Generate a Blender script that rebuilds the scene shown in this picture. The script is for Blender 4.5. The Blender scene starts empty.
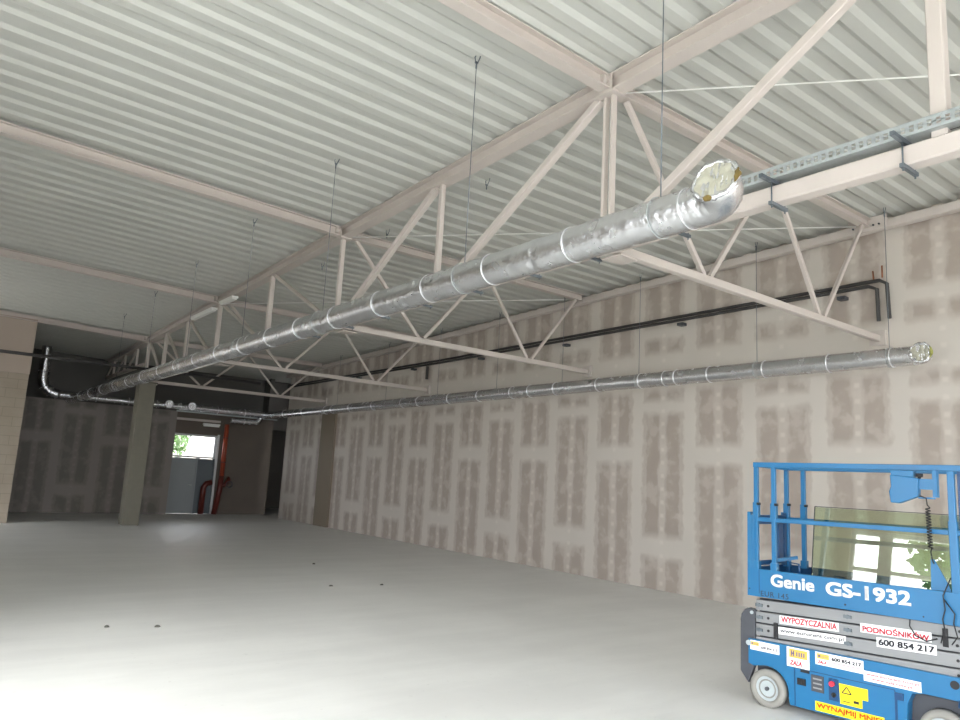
import bpy, bmesh, math, random
from mathutils import Vector, Matrix, noise
random.seed(7)
S = bpy.context.scene
COL = S.collection
PI = math.pi

# ------------------------------------------------------------------ camera
cam_d = bpy.data.cameras.new('camera')
cam_d.sensor_width = 36.0
cam_d.lens = 36.0 * 730.0 / 960.0
cam_d.clip_start = 0.05
cam_d.clip_end = 300
cam = bpy.data.objects.new('camera', cam_d)
COL.objects.link(cam)
yaw, pit, rol = CAMANG = (0.6509, 0.1620, 0.0542)
fwd = Vector((math.sin(yaw) * math.cos(pit), math.cos(yaw) * math.cos(pit), math.sin(pit)))
r0 = Vector((math.cos(yaw), -math.sin(yaw), 0))
u0 = r0.cross(fwd)
rt = math.cos(rol) * r0 + math.sin(rol) * u0
up = rt.cross(fwd)
M = Matrix((rt, up, -fwd)).transposed().to_4x4()
M.translation = Vector((0, 0, 1.78))
cam.matrix_world = M
S.camera = cam

# ------------------------------------------------------------------ node helpers
def lin(c):
    def f(v):
        v /= 255.0
        return v / 12.92 if v <= 0.04045 else ((v + 0.055) / 1.055) ** 2.4
    return (f(c[0]), f(c[1]), f(c[2]), 1.0)

class NG:
    def __init__(s, name):
        s.m = bpy.data.materials.new(name)
        s.m.use_nodes = True
        s.t = s.m.node_tree
        s.b = s.t.nodes['Principled BSDF']
        s.out = s.t.nodes['Material Output']
    def n(s, typ, **kw):
        nd = s.t.nodes.new(typ)
        for k, v in kw.items():
            setattr(nd, k, v)
        return nd
    def l(s, a, b):
        s.t.links.new(a, b)
    def inp(s, nd, i, v):
        if isinstance(v, bpy.types.NodeSocket):
            s.l(v, nd.inputs[i])
        else:
            nd.inputs[i].default_value = v
    def math(s, op, a, b=0.0, c=0.0, clamp=False):
        nd = s.n('ShaderNodeMath', operation=op, use_clamp=clamp)
        s.inp(nd, 0, a); s.inp(nd, 1, b); s.inp(nd, 2, c)
        return nd.outputs[0]
    def step(s, x, a, b):
        # smooth 0 at a, 1 at b
        nd = s.n('ShaderNodeMapRange', interpolation_type='SMOOTHSTEP')
        s.inp(nd, 0, x); s.inp(nd, 1, a); s.inp(nd, 2, b)
        nd.inputs[3].default_value = 0; nd.inputs[4].default_value = 1
        return nd.outputs[0]
    def mix(s, f, a, b):
        nd = s.n('ShaderNodeMix', data_type='RGBA')
        s.inp(nd, 0, f)
        s.inp(nd, 6, a); s.inp(nd, 7, b)
        return nd.outputs[2]
    def noise(s, vec, scale, detail=3.0, rough=0.5):
        nd = s.n('ShaderNodeTexNoise')
        if vec is not None:
            s.l(vec, nd.inputs['Vector'])
        nd.inputs['Scale'].default_value = scale
        nd.inputs['Detail'].default_value = detail
        nd.inputs['Roughness'].default_value = rough
        return nd.outputs['Fac']
    def pos(s):
        return s.n('ShaderNodeNewGeometry').outputs['Position']
    def obj(s):
        return s.n('ShaderNodeTexCoord').outputs['Object']
    def sep(s, v):
        nd = s.n('ShaderNodeSeparateXYZ'); s.l(v, nd.inputs[0])
        return nd.outputs
    def scale(s, v, sc):
        nd = s.n('ShaderNodeVectorMath', operation='MULTIPLY')
        s.l(v, nd.inputs[0]); nd.inputs[1].default_value = sc
        return nd.outputs[0]
    def bump(s, h, strength=0.3, dist=0.01):
        nd = s.n('ShaderNodeBump')
        nd.inputs['Strength'].default_value = strength
        nd.inputs['Distance'].default_value = dist
        s.l(h, nd.inputs['Height'])
        s.l(nd.outputs[0], s.b.inputs['Normal'])
    def set(s, color=None, rough=0.5, metal=0.0, spec=0.5):
        if color is not None:
            s.inp(s.b, 'Base Color', color)
        s.inp(s.b, 'Roughness', rough)
        s.inp(s.b, 'Metallic', metal)
        s.b.inputs['Specular IOR Level'].default_value = spec
        return s.m

def simple(name, rgb, rough=0.5, metal=0.0, var=0.08, sc=6.0, spec=0.5):
    g = NG(name)
    c = lin(rgb)
    f = g.noise(g.obj(), sc, 4)
    d = tuple(max(0, v * (1 - var)) for v in c[:3]) + (1,)
    e = tuple(min(1, v * (1 + var)) for v in c[:3]) + (1,)
    return g.set(g.mix(f, d, e), rough, metal, spec)

# ------------------------------------------------------------------ materials
def drywall(name, board, comp, yc=7.47, axis=1, dark=1.0):
    """gypsum boards: bare board rectangles between bands of joint compound"""
    g = NG(name)
    p = g.pos()
    X = g.sep(p)
    y, z = X[axis], X[2]
    n1 = g.noise(p, 3.2, 3)
    n2 = g.noise(g.scale(p, (5, 5, 3)), 2.2, 3)
    n3 = g.noise(g.scale(p, (1, 1, 0.35)), 9.0, 2)
    wob = g.math('MULTIPLY', g.math('SUBTRACT', n2, 0.5), 0.16)
    wob2 = g.math('MULTIPLY', g.math('SUBTRACT', n1, 0.5), 0.14)
    t = g.math('PINGPONG', g.math('SUBTRACT', y, yc), 1.18)
    dA = g.math('ADD', t, wob)
    dB = g.math('ADD', g.math('SUBTRACT', 1.18, t), wob)
    zz = g.math('ADD', z, wob2)
    def band(z0, z1, s=0.05):
        return g.math('MULTIPLY', g.step(zz, z0 - s, z0 + s), g.math('SUBTRACT', 1.0, g.step(zz, z1 - s, z1 + s)))
    def union(lst):
        r = lst[0]
        for k in lst[1:]:
            r = g.math('MAXIMUM', r, k)
        return r
    def masks(w, e):
        cA = g.math('SUBTRACT', 1.0, g.step(dA, w - 0.035, w + 0.035))
        cB = g.math('SUBTRACT', 1.0, g.step(dB, w - 0.035, w + 0.035))
        rA = union([band(-1, 2.27 - e), band(2.55 + e, 3.62 - e), band(4.3 + e, 7)])
        rB = union([band(-1, .58 - e), band(.9 + e, 3.2 - e), band(3.38 + e, 3.63 - e), band(4.28 + e, 4.6 - e), band(4.8 + e, 7)])
        return g.math('MAXIMUM', g.math('MULTIPLY', cA, rA), g.math('MULTIPLY', cB, rB))
    outer = masks(0.46, 0.0)
    inner = masks(0.37, 0.07)
    # screw line down the middle of each board, filled with dabs
    dm = g.math('MINIMUM', g.math('ABSOLUTE', t), g.math('ABSOLUTE', g.math('SUBTRACT', 1.18, t)))
    dmw = g.math('ADD', dm, g.math('MULTIPLY', g.math('SUBTRACT', n3, 0.5), 0.14))
    line = g.math('SUBTRACT', 1.0, g.step(dmw, 0.04, 0.13))
    dz = g.math('ABSOLUTE', g.math('SUBTRACT', g.math('FRACT', g.math('MULTIPLY', z, 4.2)), 0.5))
    dots = g.math('MULTIPLY', g.math('SUBTRACT', 1.0, g.step(dz, 0.05, 0.24)), g.math('SUBTRACT', 1.0, g.step(dm, 0.015, 0.06)))
    patch = g.step(n1, 0.5, 0.64)
    m = g.math('ADD', g.math('MULTIPLY', outer, 0.55), g.math('MULTIPLY', inner, 0.45))
    m = g.math('MULTIPLY', m, g.math('SUBTRACT', 1.0, g.math('MULTIPLY', line, 0.62)))
    m = g.math('MULTIPLY', m, g.math('SUBTRACT', 1.0, g.math('MULTIPLY', patch, 0.32)))
    cb = lin(board); cc = lin(comp)
    bd = g.mix(n1, tuple(v * .88 for v in cb[:3]) + (1,), tuple(v * 1.1 for v in cb[:3]) + (1,))
    cp = g.mix(g.noise(p, 1.3, 4), tuple(v * .93 for v in cc[:3]) + (1,), tuple(v * 1.05 for v in cc[:3]) + (1,))
    col = g.mix(m, cp, bd)
    hi = tuple(min(1, v * 1.16) for v in cc[:3]) + (1,)
    col = g.mix(g.math('MULTIPLY', dots, 0.45), col, hi)
    return g.set(col, 0.62, 0, 0.35)

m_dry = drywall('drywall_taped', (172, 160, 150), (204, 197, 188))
m_dry_shaded = drywall('drywall_taped_shaded', (118, 112, 106), (144, 137, 130), yc=3.1, axis=0)  # same taped boards, with the shade of the unlit back wall in their colours

def floor_mat():
    g = NG('concrete_floor')
    p = g.pos()
    a = g.noise(g.scale(p, (0.5, 0.22, 1)), 1.6, 6, 0.6)
    b = g.noise(p, 14, 4)
    a = g.math('ADD', g.math('MULTIPLY', a, 0.7), g.math('MULTIPLY', g.step(g.noise(g.scale(p, (0.35, 1.4, 1)), 1.1, 5, 0.65), 0.35, 0.65), 0.3))
    c = g.mix(a, lin((208, 208, 206)), lin((234, 234, 232)))
    sp = g.step(b, 0.66, 0.74)
    c = g.mix(g.math('MULTIPLY', sp, 0.12), c, lin((120, 118, 112)))
    r = g.math('ADD', 0.36, g.math('MULTIPLY', a, 0.25))
    g.bump(g.noise(p, 3.0, 5), 0.06, 0.01)
    return g.set(c, r, 0, 0.5)
m_floor = floor_mat()
m_deck = simple('painted_steel_deck', (186, 187, 181), 0.45, 0, 0.03, 2)
m_steel = simple('primer_cream_steel', (194, 185, 178), 0.48, 0, 0.05, 3)
m_white = simple('matt_white', (236, 236, 232), 0.5, 0, 0.02)
m_plaster = simple('plaster', (190, 184, 172), 0.8, 0, 0.06, 2)
m_conc = simple('raw_concrete', (122, 118, 106), 0.8, 0, 0.12, 5)
m_conc_dark = simple('raw_render_brown', (104, 95, 86), 0.85, 0, 0.2, 1.4)
m_clad = simple('grey_cladding', (98, 96, 92), 0.7, 0, 0.1, 2)
m_galv = simple('galvanised_steel', (170, 176, 176), 0.42, 0.35, 0.15, 30)
m_strut = simple('zinc_strut', (104, 112, 118), 0.4, 0.5, 0.15, 30)
m_darkpipe = simple('black_pipe_lagging', (66, 64, 63), 0.7, 0, 0.15, 12)
m_copper = simple('copper', (150, 96, 66), 0.4, 0.8, 0.1, 20)
m_red = simple('red_fire_pipe', (98, 40, 32), 0.35, 0, 0.12, 6)
m_orange = simple('orange_plastic_pipe', (158, 70, 46), 0.3, 0, 0.08, 6)
m_black = simple('black_rubber', (24, 24, 26), 0.55, 0, 0.1, 12)
m_blue = simple('blue_enamel', (20, 101, 147), 0.36, 0, 0.06, 5)
m_blue_dark = simple('dark_blue_enamel', (14, 62, 104), 0.4, 0, 0.06, 5)
m_grey = simple('grey_enamel', (132, 133, 134), 0.42, 0, 0.07, 6)
m_dgrey = simple('charcoal_enamel', (68, 70, 76), 0.5, 0, 0.08, 6)
m_tyre = simple('grey_solid_tyre', (138, 136, 130), 0.75, 0, 0.08, 9)
m_rim = simple('grey_wheel_rim', (168, 176, 178), 0.45, 0, 0.06, 9)
m_sticker = simple('white_sticker', (236, 234, 234), 0.35, 0, 0.02)
m_yellow = simple('yellow_sticker', (240, 214, 20), 0.35, 0, 0.03)
m_gold = simple('gold_logo_sticker', (206, 176, 78), 0.35, 0, 0.03)
m_inkred = simple('red_ink', (206, 36, 60), 0.4, 0, 0.02)
m_inkblk = simple('black_ink', (34, 36, 44), 0.4, 0, 0.02)
m_inkpur = simple('purple_ink', (100, 84, 130), 0.4, 0, 0.02)
m_inkorg = simple('orange_ink', (214, 84, 22), 0.4, 0, 0.02)
m_inkwht = simple('white_lettering', (245, 245, 245), 0.35, 0, 0.01)
m_wool = simple('mineral_wool', (104, 88, 44), 0.95, 0, 0.3, 60)
m_olive = simple('olive_wool', (150, 152, 84), 0.95, 0, 0.3, 60)
m_film = simple('plastic_film', (168, 166, 150), 0.35, 0, 0.06, 30)
m_door = simple('grey_door_paint', (146, 151, 152), 0.5, 0, 0.04, 2)
m_door2 = simple('dark_door_paint', (96, 104, 108), 0.5, 0, 0.04, 2)
m_frame = simple('white_window_frame', (210, 210, 210), 0.4, 0, 0.02)
m_leaf = simple('leaves', (92, 128, 62), 0.7, 0, 0.3, 3)
m_bark = simple('bark', (84, 68, 54), 0.9, 0, 0.2, 8)
m_asphalt = simple('outside_paving', (188, 186, 180), 0.85, 0, 0.1, 1)
m_house = simple('pale_render', (226, 222, 210), 0.8, 0, 0.05, 1)
m_roof = simple('roof_tiles', (150, 92, 74), 0.8, 0, 0.1, 3)
m_greenbin = simple('green_plastic', (70, 120, 60), 0.5, 0, 0.05, 3)
m_pebble = simple('grey_grit', (90, 88, 82), 0.9, 0, 0.1, 20)

def foil_mat():
    g = NG('aluminium_foil_wrap')
    o = g.obj()
    a = g.noise(g.scale(o, (1, 1.6, 1)), 16, 5, 0.6)
    b = g.noise(o, 70, 3, 0.6)
    h = g.math('ADD', a, g.math('MULTIPLY', b, 0.25))
    g.bump(h, 0.55, 0.015)
    r = g.math('ADD', 0.12, g.math('MULTIPLY', g.noise(o, 7, 3), 0.24))
    return g.set(g.mix(a, lin((212, 213, 216)), lin((236, 237, 240))), r, 1.0)
m_foil = foil_mat()
m_tape = simple('foil_tape', (232, 232, 234), 0.34, 0.75, 0.05, 40)

def block_mat():
    g = NG('block_wall')
    p = g.pos(); X = g.sep(p)
    row = g.math('MULTIPLY', X[2], 4.0)
    fr = g.math('FRACT', row)
    off = g.math('MULTIPLY', g.math('MODULO', g.math('FLOOR', row), 2.0), 0.5)
    fx = g.math('FRACT', g.math('ADD', g.math('MULTIPLY', X[0], 2.0), off))
    jz = g.math('SUBTRACT', 1.0, g.step(fr, 0.0, 0.09))
    jx = g.math('SUBTRACT', 1.0, g.step(fx, 0.0, 0.04))
    j = g.math('MAXIMUM', jz, jx)
    c = g.mix(g.noise(p, 2.2, 5), lin((146, 134, 120)), lin((166, 156, 142)))
    return g.set(g.mix(g.math('MULTIPLY', j, 0.55), c, lin((120, 110, 98))), 0.85, 0, 0.3)
m_block = block_mat()

def pane_mat(name, tint, refl=1.0):
    g = NG(name)
    t = g.t
    tr = g.n('ShaderNodeBsdfTransparent'); tr.inputs[0].default_value = tint
    gl = g.n('ShaderNodeBsdfGlossy'); gl.inputs['Roughness'].default_value = 0.0
    gl.inputs[0].default_value = (1, 1, 1, 1)
    lw = g.n('ShaderNodeLayerWeight'); lw.inputs[0].default_value = 0.5
    fz = g.math('ADD', 0.04, g.math('MULTIPLY', 0.96, g.math('POWER', lw.outputs['Facing'], 5.0)))
    mx = g.n('ShaderNodeMixShader')
    f = g.math('MULTIPLY', fz, refl, clamp=True)
    g.l(f, mx.inputs[0]); g.l(tr.outputs[0], mx.inputs[1]); g.l(gl.outputs[0], mx.inputs[2])
    g.l(mx.outputs[0], g.out.inputs['Surface'])
    return g.m
m_glass = pane_mat('window_glass', (0.97, 0.985, 0.975, 1))
m_tglass = pane_mat('tinted_glass_sheets', (0.80, 0.86, 0.74, 1), 3.0)

# ------------------------------------------------------------------ mesh builder
class MB:
    def __init__(s):
        s.v = []; s.f = []; s.sm = []
    def add(s, vs, fs, smooth=False):
        b = len(s.v)
        s.v += [Vector(v) for v in vs]
        for f in fs:
            s.f.append([b + i for i in f]); s.sm.append(smooth)
        return s
    def box(s, x0, x1, y0, y1, z0, z1):
        vs = [(x0, y0, z0), (x1, y0, z0), (x1, y1, z0), (x0, y1, z0), (x0, y0, z1), (x1, y0, z1), (x1, y1, z1), (x0, y1, z1)]
        return s.add(vs, [(0, 3, 2, 1), (4, 5, 6, 7), (0, 1, 5, 4), (1, 2, 6, 5), (2, 3, 7, 6), (3, 0, 4, 7)])
    def prof(s, p, q, pts, upv=(0, 0, 1), smooth=False, caps=True):
        """sweep closed 2-D profile pts (side, up) from p to q"""
        p = Vector(p); q = Vector(q); d = (q - p).normalized()
        upv = Vector(upv)
        sd = d.cross(upv)
        if sd.length < 1e-4:
            sd = d.cross(Vector((0, 1, 0)))
        sd.normalize(); u = sd.cross(d)
        n = len(pts)
        vs = [p + sd * a + u * b for a, b in pts] + [q + sd * a + u * b for a, b in pts]
        fs = [(i, (i + 1) % n, n + (i + 1) % n, n + i) for i in range(n)]
        s.add(vs, fs, smooth)
        if caps:
            b = len(s.v) - 2 * n
            s.f.append([b + i for i in range(n)][::-1]); s.sm.append(False)
            s.f.append([b + n + i for i in range(n)]); s.sm.append(False)
        return s
    def bar(s, p, q, w, h, upv=(0, 0, 1)):
        a, b = w / 2, h / 2
        c = min(a, b) * .16
        return s.prof(p, q, [(-a + c, -b), (a - c, -b), (a, -b + c), (a, b - c), (a - c, b), (-a + c, b), (-a, b - c), (-a, -b + c)], upv)
    def ibeam(s, p, q, w, h, tf=.014, tw=.009):
        a, b = w / 2, h / 2; t = tw / 2
        return s.prof(p, q, [(-a, -b), (a, -b), (a, -b + tf), (t, -b + tf), (t, b - tf), (a, b - tf), (a, b), (-a, b), (-a, b - tf), (-t, b - tf), (-t, -b + tf), (-a, -b + tf)])
    def rod(s, p, q, r, n=8):
        return s.prof(p, q, [(r * math.cos(2 * PI * i / n), r * math.sin(2 * PI * i / n)) for i in range(n)], smooth=True)
    def tube(s, path, r, n=8, closed=False, rf=None):
        path = [Vector(p) for p in path]
        m = len(path); rings = []
        prev = None
        for i, p in enumerate(path):
            if closed:
                d = path[(i + 1) % m] - path[i - 1]
            else:
                d = path[min(i + 1, m - 1)] - path[max(i - 1, 0)]
            d.normalize()
            if prev is None:
                a = d.orthogonal().normalized()
            else:
                a = prev - d * prev.dot(d)
                a = a.normalized() if a.length > 1e-6 else d.orthogonal().normalized()
            prev = a
            b = d.cross(a)
            for k in range(n):
                t = 2 * PI * k / n
                dirv = a * math.cos(t) + b * math.sin(t)
                rr = r if rf is None else rf(p, dirv, i)
                rings.append(p + dirv * rr)
        fs = []
        rng = m if closed else m - 1
        for i in range(rng):
            j = (i + 1) % m
            for k in range(n):
                fs.append((i * n + k, i * n + (k + 1) % n, j * n + (k + 1) % n, j * n + k))
        s.add(rings, fs, True)
        if not closed:
            b = len(s.v) - m * n
            s.f.append([b + k for k in range(n)][::-1]); s.sm.append(False)
            s.f.append([b + (m - 1) * n + k for k in range(n)]); s.sm.append(False)
        return s
    def poly(s, pts, a, b):
        """closed outline pts: function of depth value a/b giving 3-D points"""
        n = len(pts)
        va = [Vector(p) + Vector(a) for p in pts]; vb = [Vector(p) + Vector(b) for p in pts]
        s.add(va + vb, [tuple(range(n))[::-1], tuple(range(n, 2 * n))] + [(i, (i + 1) % n, n + (i + 1) % n, n + i) for i in range(n)])
        return s
    def disc(s, c, nrm, r, h, n=24, smooth=False):
        c = Vector(c); nrm = Vector(nrm).normalized()
        return s.rodc(c, c + nrm * h, r, n)
    def rodc(s, p, q, r, n=24):
        s.prof(p, q, [(r * math.cos(2 * PI * i / n), r * math.sin(2 * PI * i / n)) for i in range(n)], smooth=True)
        return s
    def mesh(s, name):
        me = bpy.data.meshes.new(name)
        me.from_pydata([tuple(v) for v in s.v], [], s.f)
        me.polygons.foreach_set('use_smooth', s.sm)
        me.update()
        bm = bmesh.new(); bm.from_mesh(me)
        bmesh.ops.recalc_face_normals(bm, faces=bm.faces)
        bm.to_mesh(me); bm.free()
        return me

def world_origin(o):
    v = Vector(o.location)
    while o.parent:
        o = o.parent; v += o.location
    return v

def part(name, mb, mat, parent, label=None, local=False, bevel=0.0):
    me = mb.mesh(name)
    if not local:
        me.transform(Matrix.Translation(-world_origin(parent)))
    me.materials.append(mat)
    o = bpy.data.objects.new(name, me); COL.objects.link(o); o.parent = parent
    if label: o['label'] = label
    if bevel: add_bevel(o, bevel)
    return o
def add_bevel(o, w):
    md = o.modifiers.new('bevel', 'BEVEL'); md.width = w; md.segments = 2; md.limit_method = 'ANGLE'
def tag(o, label, cat, group=None, kind=None):
    o['label'] = label; o['category'] = cat
    if group: o['group'] = group
    if kind: o['kind'] = kind
    return o
def thing(name, label, cat, loc=(0, 0, 0), rotz=0.0, group=None):
    o = bpy.data.objects.new(name, None); o.empty_display_size = .2
    COL.objects.link(o); o.location = loc; o.rotation_euler = (0, 0, rotz)
    return tag(o, label, cat, group)
def solo(name, mb, mat, label, cat, group=None, kind=None, bevel=0.0):
    me = mb.mesh(name)
    xs = [v.co for v in me.vertices]
    c = Vector(((min(v.x for v in xs) + max(v.x for v in xs)) / 2, (min(v.y for v in xs) + max(v.y for v in xs)) / 2, min(v.z for v in xs)))
    me.transform(Matrix.Translation(-c)); me.materials.append(mat)
    o = bpy.data.objects.new(name, me); COL.objects.link(o); o.location = c
    if bevel: add_bevel(o, bevel)
    return tag(o, label, cat, group, kind)
def struct(name, mb, mat, parent=None):
    me = mb.mesh(name); me.materials.append(mat)
    o = bpy.data.objects.new(name, me); COL.objects.link(o)
    if parent: o.parent = parent
    else: o['kind'] = 'structure'
    return o
def copy_tree(o, parent=None):
    c = o.copy(); COL.objects.link(c); c.parent = parent
    for ch in list(o.children):
        copy_tree(ch, c)
    return c

# ------------------------------------------------------------------ layout
XT = 5.12          # truss line
D = 10.92          # face of the long drywall wall
Y0 = 4.77
G = -0.0263
XL = -3.0
YR = -8.0
YB = 27.7
def zt(y): return 5.80 + G * (y - Y0)          # centre of the roof beams
def zdeck(x, y): return zt(y) + 0.095 + max(0.0, 0.034 * (XT - x))

# ---- shell
struct('floor', MB().box(XL - .3, 16, YR - .3, 33, -0.3, 0), m_floor)
# steel deck
mb = MB(); per = 0.33
x0, x1 = XL - .3, 16.0
xs = [x0, XT, x1]
y = YR - .5
prof = []
while y < 33:
    prof += [(y, 0.0), (y + .11, 0.0), (y + .165, .03), (y + .275, .03)]
    y += per
for j in range(len(xs) - 1):
    vs = []; fs = []
    for (yy, h) in prof:
        vs.append((xs[j], yy, zdeck(xs[j], yy) + h)); vs.append((xs[j + 1], yy, zdeck(xs[j + 1], yy) + h))
    for i in range(len(prof) - 1):
        fs.append((2 * i, 2 * i + 1, 2 * i + 3, 2 * i + 2))
    mb.add(vs, fs)
struct('ceiling', mb, m_deck)

def wall_y(name, xa, xb, ya, yb, z1, holes, mat):
    """wall running along y between xa..xb with holes (y0,y1,z0,z1)"""
    mb = MB(); cur = ya
    for (h0, h1, a, b) in sorted(holes):
        mb.box(xa, xb, cur, h0, 0, z1)
        if a > 0: mb.box(xa, xb, h0, h1, 0, a)
        mb.box(xa, xb, h0, h1, b, z1)
        cur = h1
    mb.box(xa, xb, cur, yb, 0, z1)
    return struct(name, mb, mat)
def wall_x(name, ya, yb, xa, xb, z1, holes, mat, z0=0):
    mb = MB(); cur = xa
    for (h0, h1, a, b) in sorted(holes):
        mb.box(cur, h0, ya, yb, z0, z1)
        if a > z0: mb.box(h0, h1, ya, yb, z0, a)
        mb.box(h0, h1, ya, yb, b, z1)
        cur = h1
    mb.box(cur, xb, ya, yb, z0, z1)
    return struct(name, mb, mat)

wall_y('wall_right', D, D + .2, YR, 25.97, 6.6, [], m_dry)
WL = [(-6.5, 5.85, 0.12, 4.3), (18.6, 22.2, 0.12, 2.6)]
wall_y('wall_left', XL - .25, XL, YR, 28.8, 6.6, WL, m_plaster)
wall_x('wall_rear', YR - .25, YR, XL, 16, 6.6, [(-2.2, 9.8, 0.12, 4.3)], m_plaster)
wall_x('wall_partition', 22.9, 23.1, XL, 2.23, 6.6, [], m_block)
struct('trim_1', MB().box(XL, 2.235, 22.84, 22.9, 3.92, 5.42), simple('beam_render', (172, 158, 146), .8, 0, .08, 1))
wall_x('wall_back', YB, YB + .3, XL, 11.1, 3.66, [(7.38, 8.98, 0, 2.86)], m_conc_dark)
struct('wall_back_upper', MB().box(XL, 14.2, YB + .9, YB + 1.1, 3.3, 6.6).box(XL, 11.1, YB + .3, YB + .9, 3.3, 3.66), m_clad)
wall_x('wall_back_boarded', YB - .45, YB - .3, 2.0, 7.33, 3.62, [], m_dry_shaded)
struct('wall_back_return', MB().box(7.2, 7.33, YB - .3, YB, 0, 3.62), m_dry_shaded)
wall_y('wall_corridor', 14.0, 14.2, 15, 33, 6.6, [], m_clad)
struct('wall_corridor_end', MB().box(11.1, 14.2, 32.0, 32.2, 0, 6.6).box(10.95, 11.1, YB + .3, 32.2, 0, 6.6), m_clad)
struct('wall_step', MB().box(D - .07, D, 21.9, 22.9, 0, 3.7), simple('step_render', (132, 120, 104), .7, 0, .08, 1))

# ---- windows
def glazing(name, horiz, c, a0, a1, z0, z1, posts, rails, th=.07):
    """frame object with a pane child; horiz True -> runs along x"""
    def bx(mb, p0, p1, q0, q1, d=.05):
        if horiz: mb.box(p0, p1, c - d, c + d, q0, q1)
        else: mb.box(c - d, c + d, p0, p1, q0, q1)
    mb = MB()
    bx(mb, a0, a1, z0, z0 + th); bx(mb, a0, a1, z1 - th, z1)
    bx(mb, a0, a0 + th, z0 + th, z1 - th); bx(mb, a1 - th, a1, z0 + th, z1 - th)
    for p in posts: bx(mb, p[0], p[1], z0 + th, z1 - th, .048)
    for r in rails: bx(mb, a0 + th, a1 - th, r - th / 2, r + th / 2, .044)
    w = struct(name, mb, m_frame)
    g = MB(); bx(g, a0 + th * .5, a1 - th * .5, z0 + th * .5, z1 - th * .5, .004)
    struct('pane', g, m_glass, w)
    return w
glazing('window_1', False, XL - .12, -6.5, 5.85, .12, 4.3, [(-4.2, -4.1), (-1.9, -1.8), (.4, .5), (2.7, 2.8), (5.08, 5.32)], [3.5])
glazing('window_2', False, XL - .12, 18.6, 22.2, .12, 2.6, [(20.4, 20.5)], [1.2])
glazing('window_3', True, YR - .12, -2.2, 9.8, .12, 4.3, [(.2, .3), (2.6, 2.7), (5.0, 5.1), (7.4, 7.5)], [2.35])
glazing('window_4', True, YB + .1, 7.38, 8.98, 2.0, 2.86, [(8.0, 8.03)], [])
# back door: two leaves
def door(name, x0, x1, mat):
    d = struct(name, MB().box(x0 + .01, x1 - .01, YB + .06, YB + .11, .006, 1.99), mat)
    fr = struct('door_frame', MB().box(x0 - .02, x0 + .03, YB + .03, YB + .13, 0, 2.0).box(x1 - .03, x1 + .02, YB + .03, YB + .13, 0, 2.0), mat, d)
    h = MB().rod((x1 - .12, YB + .02, 1.02), (x1 - .26, YB + .02, 1.02), .012).rod((x1 - .12, YB + .02, 1.02), (x1 - .12, YB + .07, 1.02), .012)
    struct('door_handle', h, m_galv, d)
door('door_1', 7.4, 8.36, m_door)
door('door_2', 8.4, 8.96, m_door2)
struct('trim_2', MB().box(8.98, 9.06, YB - .03, YB + .1, 0, 2.9), m_frame)
struct('trim_3', MB().box(7.3, 9.0, YB - .12, YB, 3.34, 3.42), m_steel)

# ------------------------------------------------------------------ column
solo('concrete_column', MB().box(XT - .24, XT + .2, 22.3, 22.74, 0, 4.0).box(XT - .28, XT + .24, 22.26, 22.78, 4.0, 4.034), m_conc,
     'square raw concrete column standing free under the far end of the long roof truss', 'column', kind='structure', bevel=.012)

# ------------------------------------------------------------------ main truss
ZB = 4.108
nodes = [-4.2, -1.2, 1.79, 4.77, 7.75, 10.6, 13.55, 16.6, 19.0, 21.0, 22.85]
tr = thing('roof_truss', 'long cream steel lattice truss running the length of the hall above the duct', 'truss', (XT, 22.5, ZB - .07))
y_a, y_b = -7.9, 31.9
part('top_chord', MB().ibeam((XT, y_a, zt(y_a)), (XT, y_b, zt(y_b)), .17, .18), m_steel, tr)
part('bottom_chord', MB().bar((XT, -7.9, ZB), (XT, 23.0, ZB), .14, .14), m_steel, tr)
def top(y): return zt(y) - .09
BT = ZB + .07
for i, yn in enumerate(nodes):
    if abs(yn - 10.6) < .1 or True:
        if abs(yn - 4.77) < .1:
            for s_ in (-.05, .05):
                part('vertical', MB().bar((XT, yn + s_, BT), (XT, yn + s_, top(yn)), .06, .035, (0, 1, 0)), m_steel, tr)
        elif abs(yn - 1.79) < .1:
            part('vertical', MB().bar((XT, yn, BT), (XT, yn, top(yn)), .1, .1, (0, 1, 0)), m_steel, tr)
        else:
            w = .07 if yn < 12 else .09
            part('vertical', MB().bar((XT, yn, BT), (XT, yn, top(yn)), w, w, (0, 1, 0)), m_steel, tr)
for i in range(len(nodes) - 1):
    a, b = nodes[i], nodes[i + 1]
    if b <= 10.7: t_, bo = a, b
    else: t_, bo = b, a
    sgn = 1 if bo > t_ else -1
    w = .085 if t_ < 8 else .06
    part('diagonal', MB().bar((XT, t_ + sgn * .12, top(t_)), (XT, bo - sgn * .16, BT), w, w), m_steel, tr)
for yn in (4.77, 10.6, 16.6, 22.85):
    g = MB()
    g.poly([(XT, yn - .3, ZB - .09), (XT, yn + .3, ZB - .09), (XT, yn + .12, ZB + .16), (XT, yn - .12, ZB + .16)], (-.082, 0, 0), (-.07, 0, 0))
    g.poly([(XT + .07, yn - .13, ZB - .085), (XT + .34, yn - .1, ZB - .085), (XT + .34, yn + .1, ZB - .085), (XT + .07, yn + .13, ZB - .085)], (0, 0, -.01), (0, 0, .005))
    part('gusset_plate', g, m_steel, tr)
    g = MB().box(XT - .1, XT + .1, yn - .12, yn + .12, zt(yn) - .11, zt(yn) - .09)
    g.rodc((XT - .16, yn, zt(yn) + .03), (XT - .08, yn, zt(yn) + .03), .06, 16)
    g.box(XT - .09, XT - .085, yn - .1, yn + .1, zt(yn) - .09, zt(yn) + .09)
    part('node_plate', g, m_steel, tr)
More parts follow.
